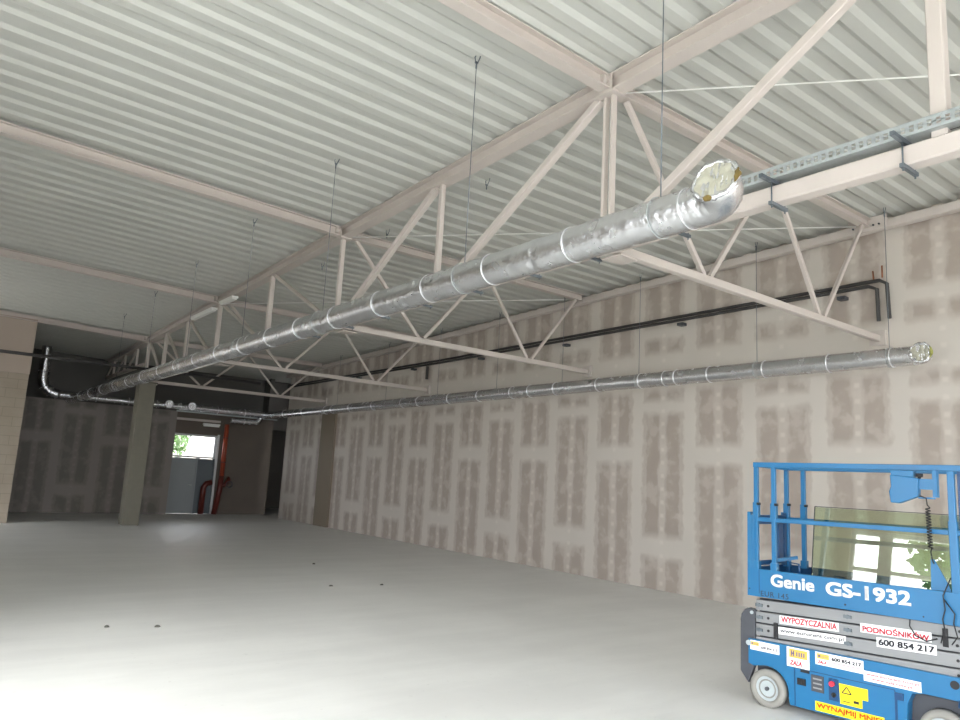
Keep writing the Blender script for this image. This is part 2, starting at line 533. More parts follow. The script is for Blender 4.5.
# thin web members of the far bay behind the column
fb = thing('roof_truss', 'short dim truss bay continuing past the concrete column at the far end', 'truss', (XT, 27, ZB - .07))
part('bottom_chord', MB().bar((XT, 23.05, ZB + .5), (XT, 28.5, ZB + .5), .1, .1), m_steel, fb)
for yn in (24.2, 25.8, 27.4):
    part('vertical', MB().bar((XT, yn, ZB + .55), (XT, yn, top(yn)), .06, .06, (0, 1, 0)), m_steel, fb)
    part('diagonal', MB().bar((XT, yn + .1, top(yn)), (XT, yn + 1.1, ZB + .55), .05, .05), m_steel, fb)

# ------------------------------------------------------------------ cross lattice girders to the long wall
glab = ['nearest cream lattice girder from truss to boarded wall, over the lift',
        'second cream lattice girder from the right, W webs meeting the boarded wall mid-picture',
        'third cream lattice girder from the right, small and dim past mid-hall',
        'farthest and smallest cream lattice girder, level with the concrete column']
for k, yn in enumerate((4.77, 10.6, 16.6, 22.85)):
    L = thing('lattice_girder', glab[k], 'girder', (8.0, yn, ZB - .05), 0, 'lattice girders between truss and boarded wall')
    z = zt(yn)
    part('top_chord', MB().ibeam((XT + .09, yn, z), (10.66, yn, z), .12, .13), m_steel, L)
    part('bottom_chord', MB().bar((XT + .1, yn, ZB), (10.91, yn, ZB), .09, .09), m_steel, L)
    pts = [(XT + .18, z - .07), (6.75, ZB + .05), (8.1, z - .07), (9.27, ZB + .05), (10.55, z - .07)]
    for i in range(4):
        (xa, za), (xb, zb) = pts[i], pts[i + 1]
        o1 = .06 if xb > xa else -.06
        part('diagonal', MB().bar((xa + o1, yn, za), (xb - o1, yn, zb), .05, .055), m_steel, L)
    part('bearing_plate', MB().box(10.86, D, yn - .11, yn + .11, ZB - .1, ZB + .12), m_steel, L)
# extra roof beam in the near bay (its end shows at the top of the picture)
L = thing('roof_beam', 'cream roof beam crossing the near bay right of the truss, out past the top of the picture', 'beam', (8, -1.2, 5.9))
part('web', MB().ibeam((XT + .09, -1.2, zt(-1.2)), (10.66, -1.2, zt(-1.2)), .12, .13), m_steel, L)

# roof beams on the left side
blab = ['nearest cream roof beam left of the truss, meeting its double vertical',
        'second cream roof beam left of the truss, crossing the deck from the left edge',
        'third cream roof beam left of the truss, low across the left of the deck',
        'farthest cream roof beam left of the truss, above the dark recess']
for k, yn in enumerate((4.77, 10.6, 16.6, 22.85)):
    z = zt(yn)
    solo('roof_beam', MB().ibeam((XL + .02, yn, z + .034 * (XT - XL)), (XT - .09, yn, z + .004), .13, .15), m_steel, blab[k], 'beam', 'roof beams left of the truss')
# edge beam along the long wall
solo('edge_beam', MB().bar((D - .17, -7.9, zt(-7.9) - .05), (D - .17, 25.9, zt(25.9) - .05), .13, .13), m_steel,
     'cream square steel edge beam running along the top of the boarded wall', 'beam')
e = thing('edge_splice', 'bolted splice plates where the nearest girder meets the wall edge beam', 'bracket', (D - .2, 4.77, 5.68))
part('plate', MB().box(D - .255, D - .24, 4.5, 5.05, zt(4.77) - .1, zt(4.77) + .09), m_steel, e)
for yy in (4.6, 4.68, 4.88, 4.97):
    part('bolt', MB().rodc((D - .255, yy, zt(4.77) - .04), (D - .275, yy, zt(4.77) - .04), .014, 8), m_dgrey, e)
# tie rods of the roof bracing
for (ya, yb, lab) in ((4.77, -1.2, 'thin white bracing rod under the deck, nearest, running to the right edge'),
                      (10.6, 4.77, 'thin white bracing rod under the deck, middle one, behind the hanger rods'),
                      (16.6, 10.6, 'thin white bracing rod under the deck, farthest one')):
    solo('bracing_rod', MB().rod((XT + .12, ya - .1, zt(ya) - .06), (10.62, yb + .14, zt(yb) - .02), .008, 6), m_white, lab, 'tie rod', 'roof bracing rods')

# two plain white strips under the top chord
for (ya, yb, lab) in ((16.85, 18.5, 'longer white strip under the truss top chord, the farther one'),
                      (15.5, 16.35, 'shorter white strip under the truss top chord, the nearer one')):
    zz = zt((ya + yb) / 2) - .13
    L = thing('white_strip', lab, 'lamp', (XT - .05, (ya + yb) / 2, zz - .04), 0, 'white strips on the truss')
    part('housing', MB().box(XT - .12, XT + .02, ya, yb, zz - .01, zz + .035), m_white, L)
    part('white_cover', MB().box(XT - .1, XT, ya + .03, yb - .03, zz - .04, zz - .01), m_white, L)

# ------------------------------------------------------------------ ducts
def crinkle(p, amp, sc, seed):
    return amp * (noise.noise(Vector((p.x * sc + seed, p.y * sc, p.z * sc))))
def duct_mesh(path, R, amp=.004, bursts=(), n=40):
    def rf(p, dv, i):
        q = p + dv * R
        a = amp
        for (c, w, k) in bursts:
            t = (p - Vector(c)).length / w
            if t < 1: a += k * (1 - t)
        w = noise.noise(Vector((q.x * 9 + 4.2, q.y * 34, q.z * 9)))
        w2 = noise.noise(Vector((q.x * 40, q.y * 60, q.z * 40)))
        return R + crinkle(q, a * .7, 7, 3.1) + a * w + a * .5 * w2
    return MB().tube(path, R, n, rf=rf)
def straight(p, q, st=.018):
    p = Vector(p); q = Vector(q); n = max(2, int((q - p).length / st))
    return [p.lerp(q, i / n) for i in range(n + 1)]
def bend(p, d0, d1, r, n=18):
    """arc from point p heading d0 turning to d1"""
    d0 = Vector(d0).normalized(); d1 = Vector(d1).normalized()
    c = Vector(p) + d1 * r if abs(d0.dot(d1)) < 1e-3 else None
    ang = math.acos(max(-1, min(1, d0.dot(d1))))
    nrm = (d1 - d0 * d0.dot(d1)).normalized()
    c = Vector(p) + nrm * r
    return [c - nrm * r * math.cos(ang * t / n) + d0 * r * math.sin(ang * t / n) for t in range(1, n + 1)]
def ring(c, d, R, w=.006, n=40):
    c = Vector(c); d = Vector(d).normalized(); a = d.orthogonal().normalized(); b = d.cross(a)
    return MB().tube([c + (a * math.cos(2 * PI * k / n) + b * math.sin(2 * PI * k / n)) * R for k in range(n)], w, 6, closed=True)

def duct_end(parent, c, d, R, wool, seed):
    """crumpled foil lip, wool and film closing an open elbow facing d"""
    c = Vector(c); d = Vector(d).normalized()
    a = Vector((0, 0, 1)) - d * d.z; a.normalize(); b = d.cross(a)
    def rf(p, dv, i): return .016 + crinkle(p + dv * .016, .022, 30, seed)
    n = 56
    part('foil_lip', MB().tube([c + (a * math.cos(2 * PI * k / n) + b * math.sin(2 * PI * k / n)) * (R - .008) for k in range(n)], .016, 8, closed=True, rf=rf), m_foil, parent)
    mb = MB(); vs = [c + d * .012]; fs = []
    rings_, seg = 9, 56
    for i in range(1, rings_ + 1):
        for k in range(seg):
            t = 2 * PI * k / seg; rr = (R - .012) * i / rings_
            u_, v_ = rr * math.sin(t), rr * math.cos(t)
            hh = .02 * noise.noise(Vector((u_ * 60 + seed, v_ * 7, 0))) + .012 * noise.noise(Vector((u_ * 20, v_ * 20, seed)))
            vs.append(c + a * v_ + b * u_ + d * (hh + .005))
    for k in range(seg): fs.append((0, 1 + k, 1 + (k + 1) % seg))
    for i in range(rings_ - 1):
        for k in range(seg):
            p0 = 1 + i * seg
            fs.append((p0 + k, p0 + seg + k, p0 + seg + (k + 1) % seg, p0 + (k + 1) % seg))
    mb.add(vs, fs, True)
    part('plastic_film', mb, m_film, parent)
    for (t0, t1) in wool:
        m = 14
        path = []
        for i in range(m):
            t = t0 + (t1 - t0) * i / (m - 1)
            path.append(c + d * .016 + (a * math.cos(t) + b * math.sin(t)) * (R - .002))
        part('wool_edge', MB().tube(path, .02, 8, rf=lambda p, dv, i: .02 * math.sin(PI * (i + .6) / m) + crinkle(p + dv * .02, .012, 40, 5)), m_wool if R > .131 else m_olive, parent)

XD, ZD, RD = 3.87, 3.63, .138
YT = 27.0 - .35
md = thing('insulated_duct', 'large foil-wrapped round duct hanging beside the truss, open end above the lift', 'duct', (XD, 12, ZD - RD))
path = straight((XD, YT + .3, ZD), (XD, 2.72, ZD))
outd = Vector((-1, -.2, .34)).normalized()
arc = bend((XD, 2.72, ZD), (0, -1, 0), outd, .16)
end_c = arc[-1] + outd * .05
burst = [((XD, 6.3, ZD), .7, .006), ((XD, 8.3, ZD), .6, .008), ((XD, 11.5, ZD), .6, .008), ((XD, 14.4, ZD), .6, .008), ((XD, 19.5, ZD), .8, .012), ((XD, 22.4, ZD), .5, .014), ((XD, 4.3, ZD), .3, .004)]
part('duct_body', duct_mesh(path + arc + [end_c], RD, .003, burst), m_foil, md)
for yb in (2.86, 3.95, 4.96, 5.94, 6.92, 7.98, 9.0, 10.0, 11.1, 12.2, 13.4, 14.6, 15.8, 17.2, 18.6, 20, 21.6, 23.2, 24.8):
    part('duct_band', ring((XD, yb, ZD), (0, 1, 0), RD + .003, .0035), m_tape, md)
duct_end(md, end_c, outd, RD * 1.08, [(1.1, 2.0), (-PI + .35, -PI + .75)] if False else [(-2.05, -1.25), (2.75, 3.2)], 2.0)

XS, ZS, RS = 10.42, 3.725, .13
sd = thing('insulated_duct', 'smaller-looking foil-wrapped duct running along the boarded wall with open end at right', 'duct', (XS, 14, ZS - RS))
od2 = Vector((-1, -.12, .02)).normalized()
path = straight((XS, 26.95, ZS), (XS, 4.12, ZS), .04)
arc = bend((XS, 4.12, ZS), (0, -1, 0), od2, .15)
e2 = arc[-1] + od2 * .03
burst = [((XS, 4.6, ZS), .4, .006), ((XS, 8.5, ZS), .5, .014), ((XS, 12.2, ZS), .45, .012), ((XS, 16.6, ZS), .6, .014), ((XS, 21.4, ZS), .5, .012)]
part('duct_body', duct_mesh(path + arc + [e2], RS, .003, burst, 32), m_foil, sd)
for yb in (4.38, 5.25, 6.27, 7.28, 7.95, 8.2, 8.75, 9.8, 11, 11.8, 12.4, 13.6, 14.8, 16.2, 17, 18.6, 20, 21.2, 21.7, 23.4, 25):
    part('duct_band', ring((XS, yb, ZS), (0, 1, 0), RS + .004, .007, 32), m_tape, sd)
duct_end(sd, e2, od2, RS, [(-2.2, -1.0)], 7.0)

# transverse duct at the far end with its riser
XR = 3.0
YT2 = 27.0
td = thing('insulated_duct', 'foil-wrapped duct dropping from the roof in the far left corner and crossing to the right', 'duct', (XR, YT2, 3.55))
p0 = Vector((XR, YT2 - .15, 5.25)); R3 = .15
dn = straight(p0, (XR, YT2 - .15, 4.25), .04)
ar = bend(dn[-1], (0, 0, -1), (1, 0, 0), .5, 16)
rest = straight(ar[-1], (XS + .25, YT2 - .15, 3.75), .06)
part('duct_body', duct_mesh(dn + ar, R3, .005, [], 28), m_foil, td)
part('cross_duct', duct_mesh(rest, .11, .004, [], 24), m_foil, td)
for c, d_ in ((Vector((XR, YT2 - .15, 4.9)), (0, 0, 1)), (Vector((XR, YT2 - .15, 4.45)), (0, 0, 1)), (ar[5], ar[6] - ar[4]), (ar[10], ar[11] - ar[9])):
    part('duct_band', ring(c, d_, R3 + .005, .012, 28), m_tape, td)
for xx in (4.6, 5.6, 6.5, 7.3, 8.6, 9.6):
    part('duct_band', ring((xx, YT2 - .15, 3.75), (1, 0, 0), .116, .01, 24), m_tape, td)
for xx in (6.85, 7.62):
    stub = part('branch_stub', MB().rodc((xx, YT2 - .2, 3.78), (xx, YT2 - .42, 3.78), .14, 24), m_foil, td)
    part('end_cap', ring((xx, YT2 - .42, 3.78), (0, 1, 0), .11, .02, 24), m_tape, stub)
# lower thin pipe, elbow cluster near the back door
lp = thing('ventilation_pipe', 'short bright spiral pipe below the cross duct near the back door', 'pipe', (9.6, YT2 - .2, 3.3))
part('pipe_body', duct_mesh(straight((9.1, YT2 - .2, 3.42), (10.0, YT2 - .2, 3.42), .05) + bend((10.0, YT2 - .2, 3.42), (1, 0, 0), (0, 0, 1), .2, 10), .09, .003, [], 20), m_foil, lp)
part('pipe_band', ring((9.6, YT2 - .2, 3.42), (1, 0, 0), .095, .01, 20), m_tape, lp)
bl = thing('bulkhead_lamp', 'small white batten lamp over the back door next to the red pipe', 'lamp', (8.6, YB - .2, 3.2))
part('housing', MB().box(8.35, 8.95, YB - .26, YB - .12, 3.22, 3.28), m_white, bl)
part('white_cover', MB().box(8.37, 8.93, YB - .25, YB - .13, 3.17, 3.22), m_white, bl)
solo('steel_rail', MB().bar((7.2, YT2 - .1, 3.6), (10.9, YT2 - .1, 3.6), .05, .05), m_galv, 'thin galvanised rail crossing just under the far cross duct', 'rail')
solo('sprinkler_pipe', MB().tube([(XL + .02, 22.6, 4.42), (2, 22.6, 4.42), (8.5, 22.6, 4.42)], .045, 10), m_darkpipe,
     'dark pipe crossing in front of the block wall and riser at far left', 'pipe')

# ------------------------------------------------------------------ hangers
def hook_mb(x, y, z):
    return MB().rod((x, y, z - .17), (x, y, z - .1), .01, 6).tube([(x - .012, y, z - .1), (x - .022, y, z - .06), (x - .012, y, z - .04)], .006, 6).tube([(x + .015, y, z - .1), (x + .04, y, z - .04), (x + .045, y, z)], .006, 6).box(x - .016, x + .016, y - .01, y + .01, z - .115, z - .1)
def hanger(x, y, zb, label, group, clamp=None):
    z = zdeck(x, y) + .02
    h = thing('hanger_rod', label, 'hanger', (x, y, zb), 0, group)
    part('rod', MB().rod((x, y, zb), (x, y, z - .12), .0042, 6), m_strut, h)
    part('hook', hook_mb(x, y, z), m_strut, h)
    if clamp: part('clamp_ring', ring((x, y, clamp[0]), (0, 1, 0), clamp[1], .0035, 28), m_galv, h)
    return h
hl = ['big duct hanger rod nearest its open end, running up out of the picture', 'big duct hanger rod with the largest visible hook, second from the open end', 'big duct hanger rod third from the open end',
      'big duct hanger rod fourth from the open end', 'big duct hanger rod fifth from the open end', 'big duct hanger rod sixth from the open end', 'big duct hanger rod seventh from the open end, near the column']
for i, yy in enumerate((3.11, 5.4, 8.42, 11.3, 14.3, 17.3, 20.3)):
    hanger(XD, yy, ZD + RD + .006, hl[i], 'hanger rods of the big duct', (ZD, RD + .008))
wl = ['nearest', 'second nearest', 'third nearest', 'fourth nearest', 'fifth nearest', 'sixth nearest', 'seventh nearest', 'farthest']
for i, yy in enumerate((4.42, 6.42, 8.82, 10.85, 13.0, 15.4, 18.0, 21.0)):
    hanger(XS, yy, ZS + RS + .006, wl[i] + ' hanger rod holding up the wall-side duct', 'hanger rods of the wall-side duct', (ZS, RS + .009))
for yy, nm in ((7.52, 'nearest'), (10.16, 'middle'), (12.55, 'farthest')):
    solo('ceiling_hook', hook_mb(5.68, yy, zdeck(5.68, yy) + .02), m_strut, nm + ' empty metal hook under the deck just right of the truss', 'hook', 'empty ceiling hooks')

# ------------------------------------------------------------------ cable tray and its strut clamps
def tray():
    """perforated tray: side walls made of webs with real slots"""
    y0_, y1_, zb, zt_ = -3.0, 12.0, ZB + .115, ZB + .205
    x0_, x1_ = XT - .10, XT + .06
    t = thing('cable_tray', 'perforated galvanised cable tray lying along the truss bottom chord', 'cable tray', ((x0_ + x1_) / 2, 4.5, zb))
    fl = MB()
    fl.box(x0_, x1_, y0_, y1_, zb, zb + .003)
    part('tray_floor', fl, m_galv, t)
    for xs_ in (x0_, x1_):
        w = MB()
        w.box(xs_ - .002, xs_ + .002, y0_, y1_, zb, zb + .022)
        w.box(xs_ - .002, xs_ + .002, y0_, y1_, zt_ - .022, zt_)
        w.box(xs_ - .008, xs_ + .008, y0_, y1_, zt_ - .002, zt_ + .002)
        y = y0_
        while y < y1_:
            w.box(xs_ - .002, xs_ + .002, y, y + .026, zb + .022, zt_ - .022)
            y += .055
        w.box(xs_ - .002, xs_ + .002, y0_, y1_, zb + .042, zb + .05)
        part('tray_side', w, m_galv, t)
    return t
tray()
cab = MB().tube([(XT + .0, y, ZB + .13 + .006 * math.sin(y * 3)) for y in [-3 + .25 * i for i in range(58)]], .012, 6)
solo('power_cable', cab, m_black, 'black cable lying in the perforated tray above the truss bottom chord', 'cable')
first = None
cl_y = (-.1, .95, 2.0, 2.96, 3.88, 4.95, 5.85, 6.9, 8.0, 9.1, 10.2, 11.4)
def clab(i):
    return {1: 'strut clamp on the chord just beyond the right frame edge', 2: 'rightmost strut clamp in view on the truss bottom chord, holding the tray', 3: 'strut clamp on the chord right beside the open duct end',
            4: 'strut clamp on the chord right under the big duct elbow', 5: 'strut clamp on the chord beside the gusset of the nearest girder'}.get(i, '%s small strut clamp on the chord past the nearest gusset, towards the far end' % ['first', 'second', 'third', 'fourth', 'fifth', 'sixth'][min(5, i - 6)])
for i, yc in enumerate(cl_y):
    if i == 0: continue
    if first is None:
        c = thing('strut_clamp', clab(i), 'clamp', (XT, yc, ZB - .1), 0, 'strut clamps on the bottom chord')
        part('upper_strut', MB().box(XT - .25, XT + .13, yc - .014, yc + .014, ZB + .084, ZB + .114), m_strut, c)
        part('lower_strut', MB().box(XT - .12, XT + .12, yc - .014, yc + .014, ZB - .098, ZB - .071), m_strut, c)
        for sx in (-.095, .095):
            part('threaded_rod', MB().rod((XT + sx, yc, ZB - .12), (XT + sx, yc, ZB + .12), .006, 6), m_strut, c)
        first = c
    else:
        c = copy_tree(first); c.location = (XT, yc, ZB - .1); c['label'] = clab(i)

# ------------------------------------------------------------------ dark refrigerant pipes on the wall
wp = thing('lagged_pipes', 'pair of black lagged pipes running high along the boarded wall, ends dropping at right', 'pipe', (D - .1, 14, 4.45))
part('pipe', MB().tube([(D - .08, 26.0, 4.80), (D - .08, 16, 4.80), (D - .08, 4.86, 4.90), (D - .08, 4.74, 4.84), (D - .08, 4.73, 4.36)], .028, 10), m_darkpipe, wp)
part('pipe', MB().tube([(D - .08, 26.0, 4.865), (D - .08, 16, 4.865), (D - .08, 4.70, 4.965), (D - .08, 4.6, 4.9), (D - .08, 4.58, 4.38)], .028, 10), m_darkpipe, wp)
part('copper_end', MB().rod((D - .08, 4.78, 4.95), (D - .08, 4.79, 5.12), .012, 8), m_copper, wp)
part('copper_end', MB().rod((D - .08, 4.66, 5.0), (D - .08, 4.66, 5.18), .012, 8), m_copper, wp)
for yy in (5.25, 8.2, 11.2, 14.2, 17.3, 20.5):
    zz = 4.80 if yy > 10 else 4.85
    part('pipe_clip', MB().box(D - .13, D, yy - .06, yy + .06, zz - .09, zz - .04), m_dgrey, wp)
part('pipe', MB().tube([(D - .07, 16.6, 4.76), (D - .07, 16.6, 4.4)], .04, 10), m_darkpipe, wp)

# ------------------------------------------------------------------ red fire riser and rack by the back door
rr = thing('fire_riser', 'orange-red vertical pipe with dark red valves and branches right of the back door', 'pipe', (9.3, YB - .25, 0))
part('riser_pipe', MB().rodc((9.22, YB - .2, 1.35), (9.22, YB - .2, 3.3), .085, 16), m_orange, rr)
part('lower_pipe', MB().tube([(9.22, YB - .2, 1.4), (9.2, YB - .2, .9), (9.08, YB - .2, .0)], .1, 14), m_red, rr)
part('branch_pipe', MB().tube([(9.2, YB - .2, 1.0), (9.4, YB - .22, 1.1), (9.5, YB - .22, 1.35), (9.5, YB - .22, 1.2)], .075, 10), m_red, rr)
part('branch_pipe', MB().tube([(8.62, YB - .15, 0), (8.62, YB - .15, .95), (8.72, YB - .15, 1.1), (8.9, YB - .15, 1.15)], .1, 12), m_red, rr)
part('hand_wheel', ring((9.5, YB - .32, 1.1), (0, 1, 0), .11, .02, 20), m_dgrey, rr)
for zz in (1.9, 2.8):
    part('pipe_clip', ring((9.22, YB - .2, zz), (0, 0, 1), .09, .012, 20), m_dgrey, rr)

# ------------------------------------------------------------------ scissor lift
LP = (6.038, 3.655, 0)
LR = math.atan2(-.99533, .0965)
lift = thing('scissor_lift', 'blue and grey electric scissor lift, folded down, with stickers, parked by the boarded wall', 'scissor lift', LP, LR)
def lp_(name, mb, mat, parent=lift, bevel=0.0, label=None):
    return part(name, mb, mat, parent, label, True, bevel)
W = .74
# wheels
for s_, outer in ((0, True), (1.31, True), (0, False), (1.31, False)):
    y0, y1 = (.0, .11) if outer else (W - .11, W)
    f = -1 if outer else 1
    ye = y0 if outer else y1
    ym = (y0 + y1) / 2
    r = .153
    pr = [(r - .02, y0), (r, y0 + .012), (r, y1 - .012), (r - .02, y1), (.1, y1), (.1, y0)]
    mb = MB(); n = 40; vs = []; fs = []
    for k in range(n):
        t = 2 * PI * k / n
        for (q, yy) in pr: vs.append((s_ + q * math.cos(t), yy, .153 + q * math.sin(t)))
    m_ = len(pr)
    for k in range(n):
        for j in range(m_):
            fs.append((k * m_ + j, k * m_ + (j + 1) % m_, ((k + 1) % n) * m_ + (j + 1) % m_, ((k + 1) % n) * m_ + j))
    mb.add(vs, fs, True)
    wh = lp_('wheel', mb, m_tyre)
    lp_('rim', MB().rodc((s_, ye - f * .018, .153), (s_, ym, .153), .102, 32), m_rim, wh)
    mb = MB()
    mb.tube([(s_ + .07 * math.cos(2 * PI * k / 24), ye - f * .014, .153 + .07 * math.sin(2 * PI * k / 24)) for k in range(24)], .006, 6, closed=True)
    lp_('rim_groove', mb, m_tyre, wh)
    lp_('hub_bolt', MB().rodc((s_, ye - f * .018, .153), (s_, ye + f * .004, .153), .016, 12), m_dgrey, wh)
# side skirts
def arch(cx, r, a0, a1, n=10):
    return [(cx + r * math.cos(math.radians(a0 + (a1 - a0) * i / n)), .153 + r * math.sin(math.radians(a0 + (a1 - a0) * i / n))) for i in range(n + 1)]
out = [(-.168, .535), (-.168, .33), (-.12, .315)] + arch(0, .185, 100, -8, 9) + [(.195, .07), (1.07, .07), (1.085, .3), (1.12, .375), (1.2, .392), (1.42, .392), (1.5, .36), (1.53, .2), (1.56, .2), (1.56, .555), (.8, .55)]
for y0, y1 in ((.012, .13), (W - .13, W - .012)):
    lp_('side_skirt', MB().poly([(a, 0, b) for a, b in out], (0, y0, 0), (0, y1, 0)), m_blue, bevel=.004)
lp_('chassis', MB().box(-.14, 1.56, .13, W - .13, .11, .47), m_dgrey)
lp_('chassis_deck', MB().box(-.15, 1.56, .13, W - .13, .47, .5), m_blue_dark)
# door panel outline on near skirt, switches, plates
dl = MB()
for (a, b, c, d_) in ((.235, .241, .075, .372), (.235, 1.0, .372, .377), (.998, 1.003, .1, .377)):
    dl.box(a, b, .009, .013, c, d_)
lp_('panel_gap', dl, m_blue_dark)
lp_('panel_latch', MB().box(.29, .36, .002, .013, .352, .372), m_black)
lp_('rocker_switch', MB().box(.262, .33, .0, .013, .25, .3).box(.28, .31, -.006, .0, .262, .288), m_black)
pl = lp_('control_plate', MB().box(.375, .475, .006, .013, .225, .352), m_dgrey)
mk = MB()
for i in range(3):
    mk.box(.39, .46, .0045, .0065, .318 - i * .035, .33 - i * .035)
lp_('plate_marking', mk, m_grey, pl)
cs = lp_('control_station', MB().box(.515, .59, .004, .013, .19, .355), m_blue_dark)
lp_('stop_button', MB().rodc((.545, .004, .318), (.545, -.022, .318), .02, 16), m_inkred, cs)
lp_('key_switch', MB().rodc((.555, .004, .235), (.555, -.008, .235), .018, 12).box(.551, .559, -.02, -.008, .22, .25), m_black, cs)
lp_('panel_hinge', MB().box(1.0, 1.06, .0, .013, .31, .36).box(1.0, 1.015, .006, .013, .1, .31).box(1.0, 1.05, .0, .013, .1, .14), m_blue_dark)
lp_('jack_hole', MB().rodc((1.40, .008, .5), (1.40, .014, .5), .03, 20), m_black)
lp_('tie_down_ring', MB().tube([(1.43, .0, .4), (1.43, -.02, .36), (1.47, -.02, .35), (1.51, -.02, .36), (1.51, 0, .4)], .009, 6), m_blue_dark)
# rear guard
gd = [(-.112, .785), (-.165, .79), (-.205, .775), (-.238, .73), (-.25, .68), (-.25, .25), (-.178, .16), (-.125, .3)]
for y0 in (.03, W - .075):
    lp_('rear_guard', MB().poly([(a, 0, b) for a, b in gd], (0, y0, 0), (0, y0 + .045, 0)), m_dgrey, bevel=.004)
for zz in (.28, .45, .62):
    lp_('ladder_rung', MB().box(-.235, -.18, .075, W - .075, zz, zz + .03), m_dgrey)
lp_('guard_bolt', MB().rodc((-.14, .03, .755), (-.14, .02, .755), .015, 12).rodc((-.16, .012, .50), (-.16, -.004, .5), .022, 12), m_rim)
# scissor arms, folded: four rows sloping slightly
def arm(z0, z1, sl, y0, y1, xa=-.112, xb=1.6):
    g_ = .006
    return MB().poly([(xa, 0, z0 + g_), (xb, 0, z0 + g_ + sl * (xb - xa)), (xb, 0, z1 - g_ + sl * (xb - xa)), (xa, 0, z1 - g_)], (0, y0, 0), (0, y1, 0))
rows = [(.468, .563), (.563, .672), (.672, .773), (.773, .875)]
for k, (a, b) in enumerate(rows):
    sl = .032
    for y0, y1 in ((.045, .085), (W - .085, W - .045)):
        am = lp_('scissor_arm', arm(a, b, sl, y0, y1), m_grey, bevel=.004)
        if y0 < .1:
            mb = MB()
            for xx in (.0, 1.42 if k < 3 else 1.44):
                mb.rodc((xx, .046, (a + b) / 2 + sl * (xx + .11)), (xx, .041, (a + b) / 2 + sl * (xx + .11)), .011, 14)
            lp_('pivot_hole', mb, m_black, am)
            mb = MB()
            for xx in (-.08, .66, 1.53):
                zc_ = (a + b) / 2 + sl * (xx + .11)
                mb.rodc((xx, .046, zc_), (xx, .028, zc_), .016, 12); mb.box(xx - .03, xx + .03, .03, .044, zc_ - .012, zc_ + .012)
            lp_('pivot_pin', mb, m_strut, am)
lp_('inner_arms', arm(.5, .88, .02, .12, .16).poly([(-.1, 0, .55), (1.6, 0, .52), (1.6, 0, .9), (-.1, 0, .86)], (0, W - .16, 0), (0, W - .12, 0)), m_dgrey)
lp_('lift_cylinder', MB().rodc((.1, W / 2, .6), (1.4, W / 2, .75), .05, 16), m_dgrey)
for xx, zz in ((.052, .66), (1.33, .84)):
    lp_('cable_carrier', MB().box(xx, xx + .035, .03, .044, zz - .09, zz + .04), m_black)
# platform
pf = lp_('platform_deck', MB().box(-.14, 1.62, .03, W - .03, .905, .95), m_dgrey)
lp_('deck_plate', MB().box(-.12, 1.6, .05, W - .05, .95, .958), m_grey, pf)
toe = lp_('toe_board', MB().poly([(-.166, 0, .9), (1.62, 0, .915), (1.62, 0, 1.15), (-.166, 0, 1.135)], (0, .0, 0), (0, .028, 0)), m_blue, bevel=.003, label='wide blue side board with white lettering')
lp_('toe_board', MB().box(-.166, 1.62, W - .028, W, .9, 1.14), m_blue_dark, bevel=.003)
lp_('toe_board', MB().box(-.166, -.14, .028, W - .028, .9, 1.14), m_blue_dark, bevel=.003)
lp_('board_seam', MB().box(-.06, -.055, -.002, .001, .93, 1.13), m_blue_dark, toe)
lp_('rivets', MB().rodc((-.145, .001, .96), (-.145, -.003, .96), .006, 8).rodc((.66, .001, .945), (.66, -.003, .945), .008, 8).rodc((1.22, .001, .945), (1.22, -.003, .945), .006, 8), m_black, toe)
# corner channel posts (tall square socket at the rear)
for y0 in (.0, W - .07):
    lp_('corner_channel', MB().box(-.166, -.135, y0, y0 + .07, 1.13, 1.625).box(-.135, -.105, y0, y0 + .02, 1.13, 1.6).box(-.135, -.105, y0 + .05, y0 + .07, 1.13, 1.6), m_blue, bevel=.004)
# guard rails
def railset(yc, mat):
    lp_('top_rail', MB().bar((-.112, yc, 2.045), (1.62, yc, 2.055), .04, .045), mat)
    lp_('mid_rail', MB().bar((-.1, yc, 1.565), (1.62, yc, 1.578), .034, .036), mat)
    for xx, w_ in ((-.092, .036), (.068, .036), (1.435, .045)):
        p_ = lp_('rail_post', MB().bar((xx, yc, 1.13), (xx, yc, 2.03), w_, w_, (0, 1, 0)), mat)
        if xx < 1:
            lp_('post_socket', MB().bar((xx, yc, 1.56), (xx, yc, 1.71), .05, .05, (0, 1, 0)), mat, p_)
            lp_('post_foot', MB().bar((xx, yc, 1.13), (xx, yc, 1.2), .056, .056, (0, 1, 0)), mat, p_)
            lp_('lock_pin', MB().rodc((xx + .02, yc - .03, 1.70), (xx + .05, yc - .03, 1.70), .012, 10), m_black, p_)
        else:
            lp_('post_socket', MB().bar((xx + .005, yc, 1.13), (xx, yc, 1.66), .056, .056, (0, 1, 0)), mat, p_)
railset(.03, m_blue)
railset(W - .10, m_blue)
lp_('end_rail', MB().bar((-.092, .03, 2.045), (-.092, W - .04, 2.045), .04, .04), m_blue)
gt = lp_('entry_gate', MB().box(-.11, -.085, .06, W - .07, 1.52, 1.6).box(-.11, -.085, .06, W - .07, 1.16, 1.2).box(-.11, -.085, W * .62, W * .74, 1.16, 1.6).box(-.11, -.085, W * .78, W * .86, 1.14, 1.62), m_blue_dark, bevel=.003)
lp_('gate_latch', MB().rodc((-.07, .3, 1.2), (-.03, .3, 1.2), .02, 12).bar((-.05, .3, 1.2), (.06, .5, 1.23), .025, .03), m_blue, gt)
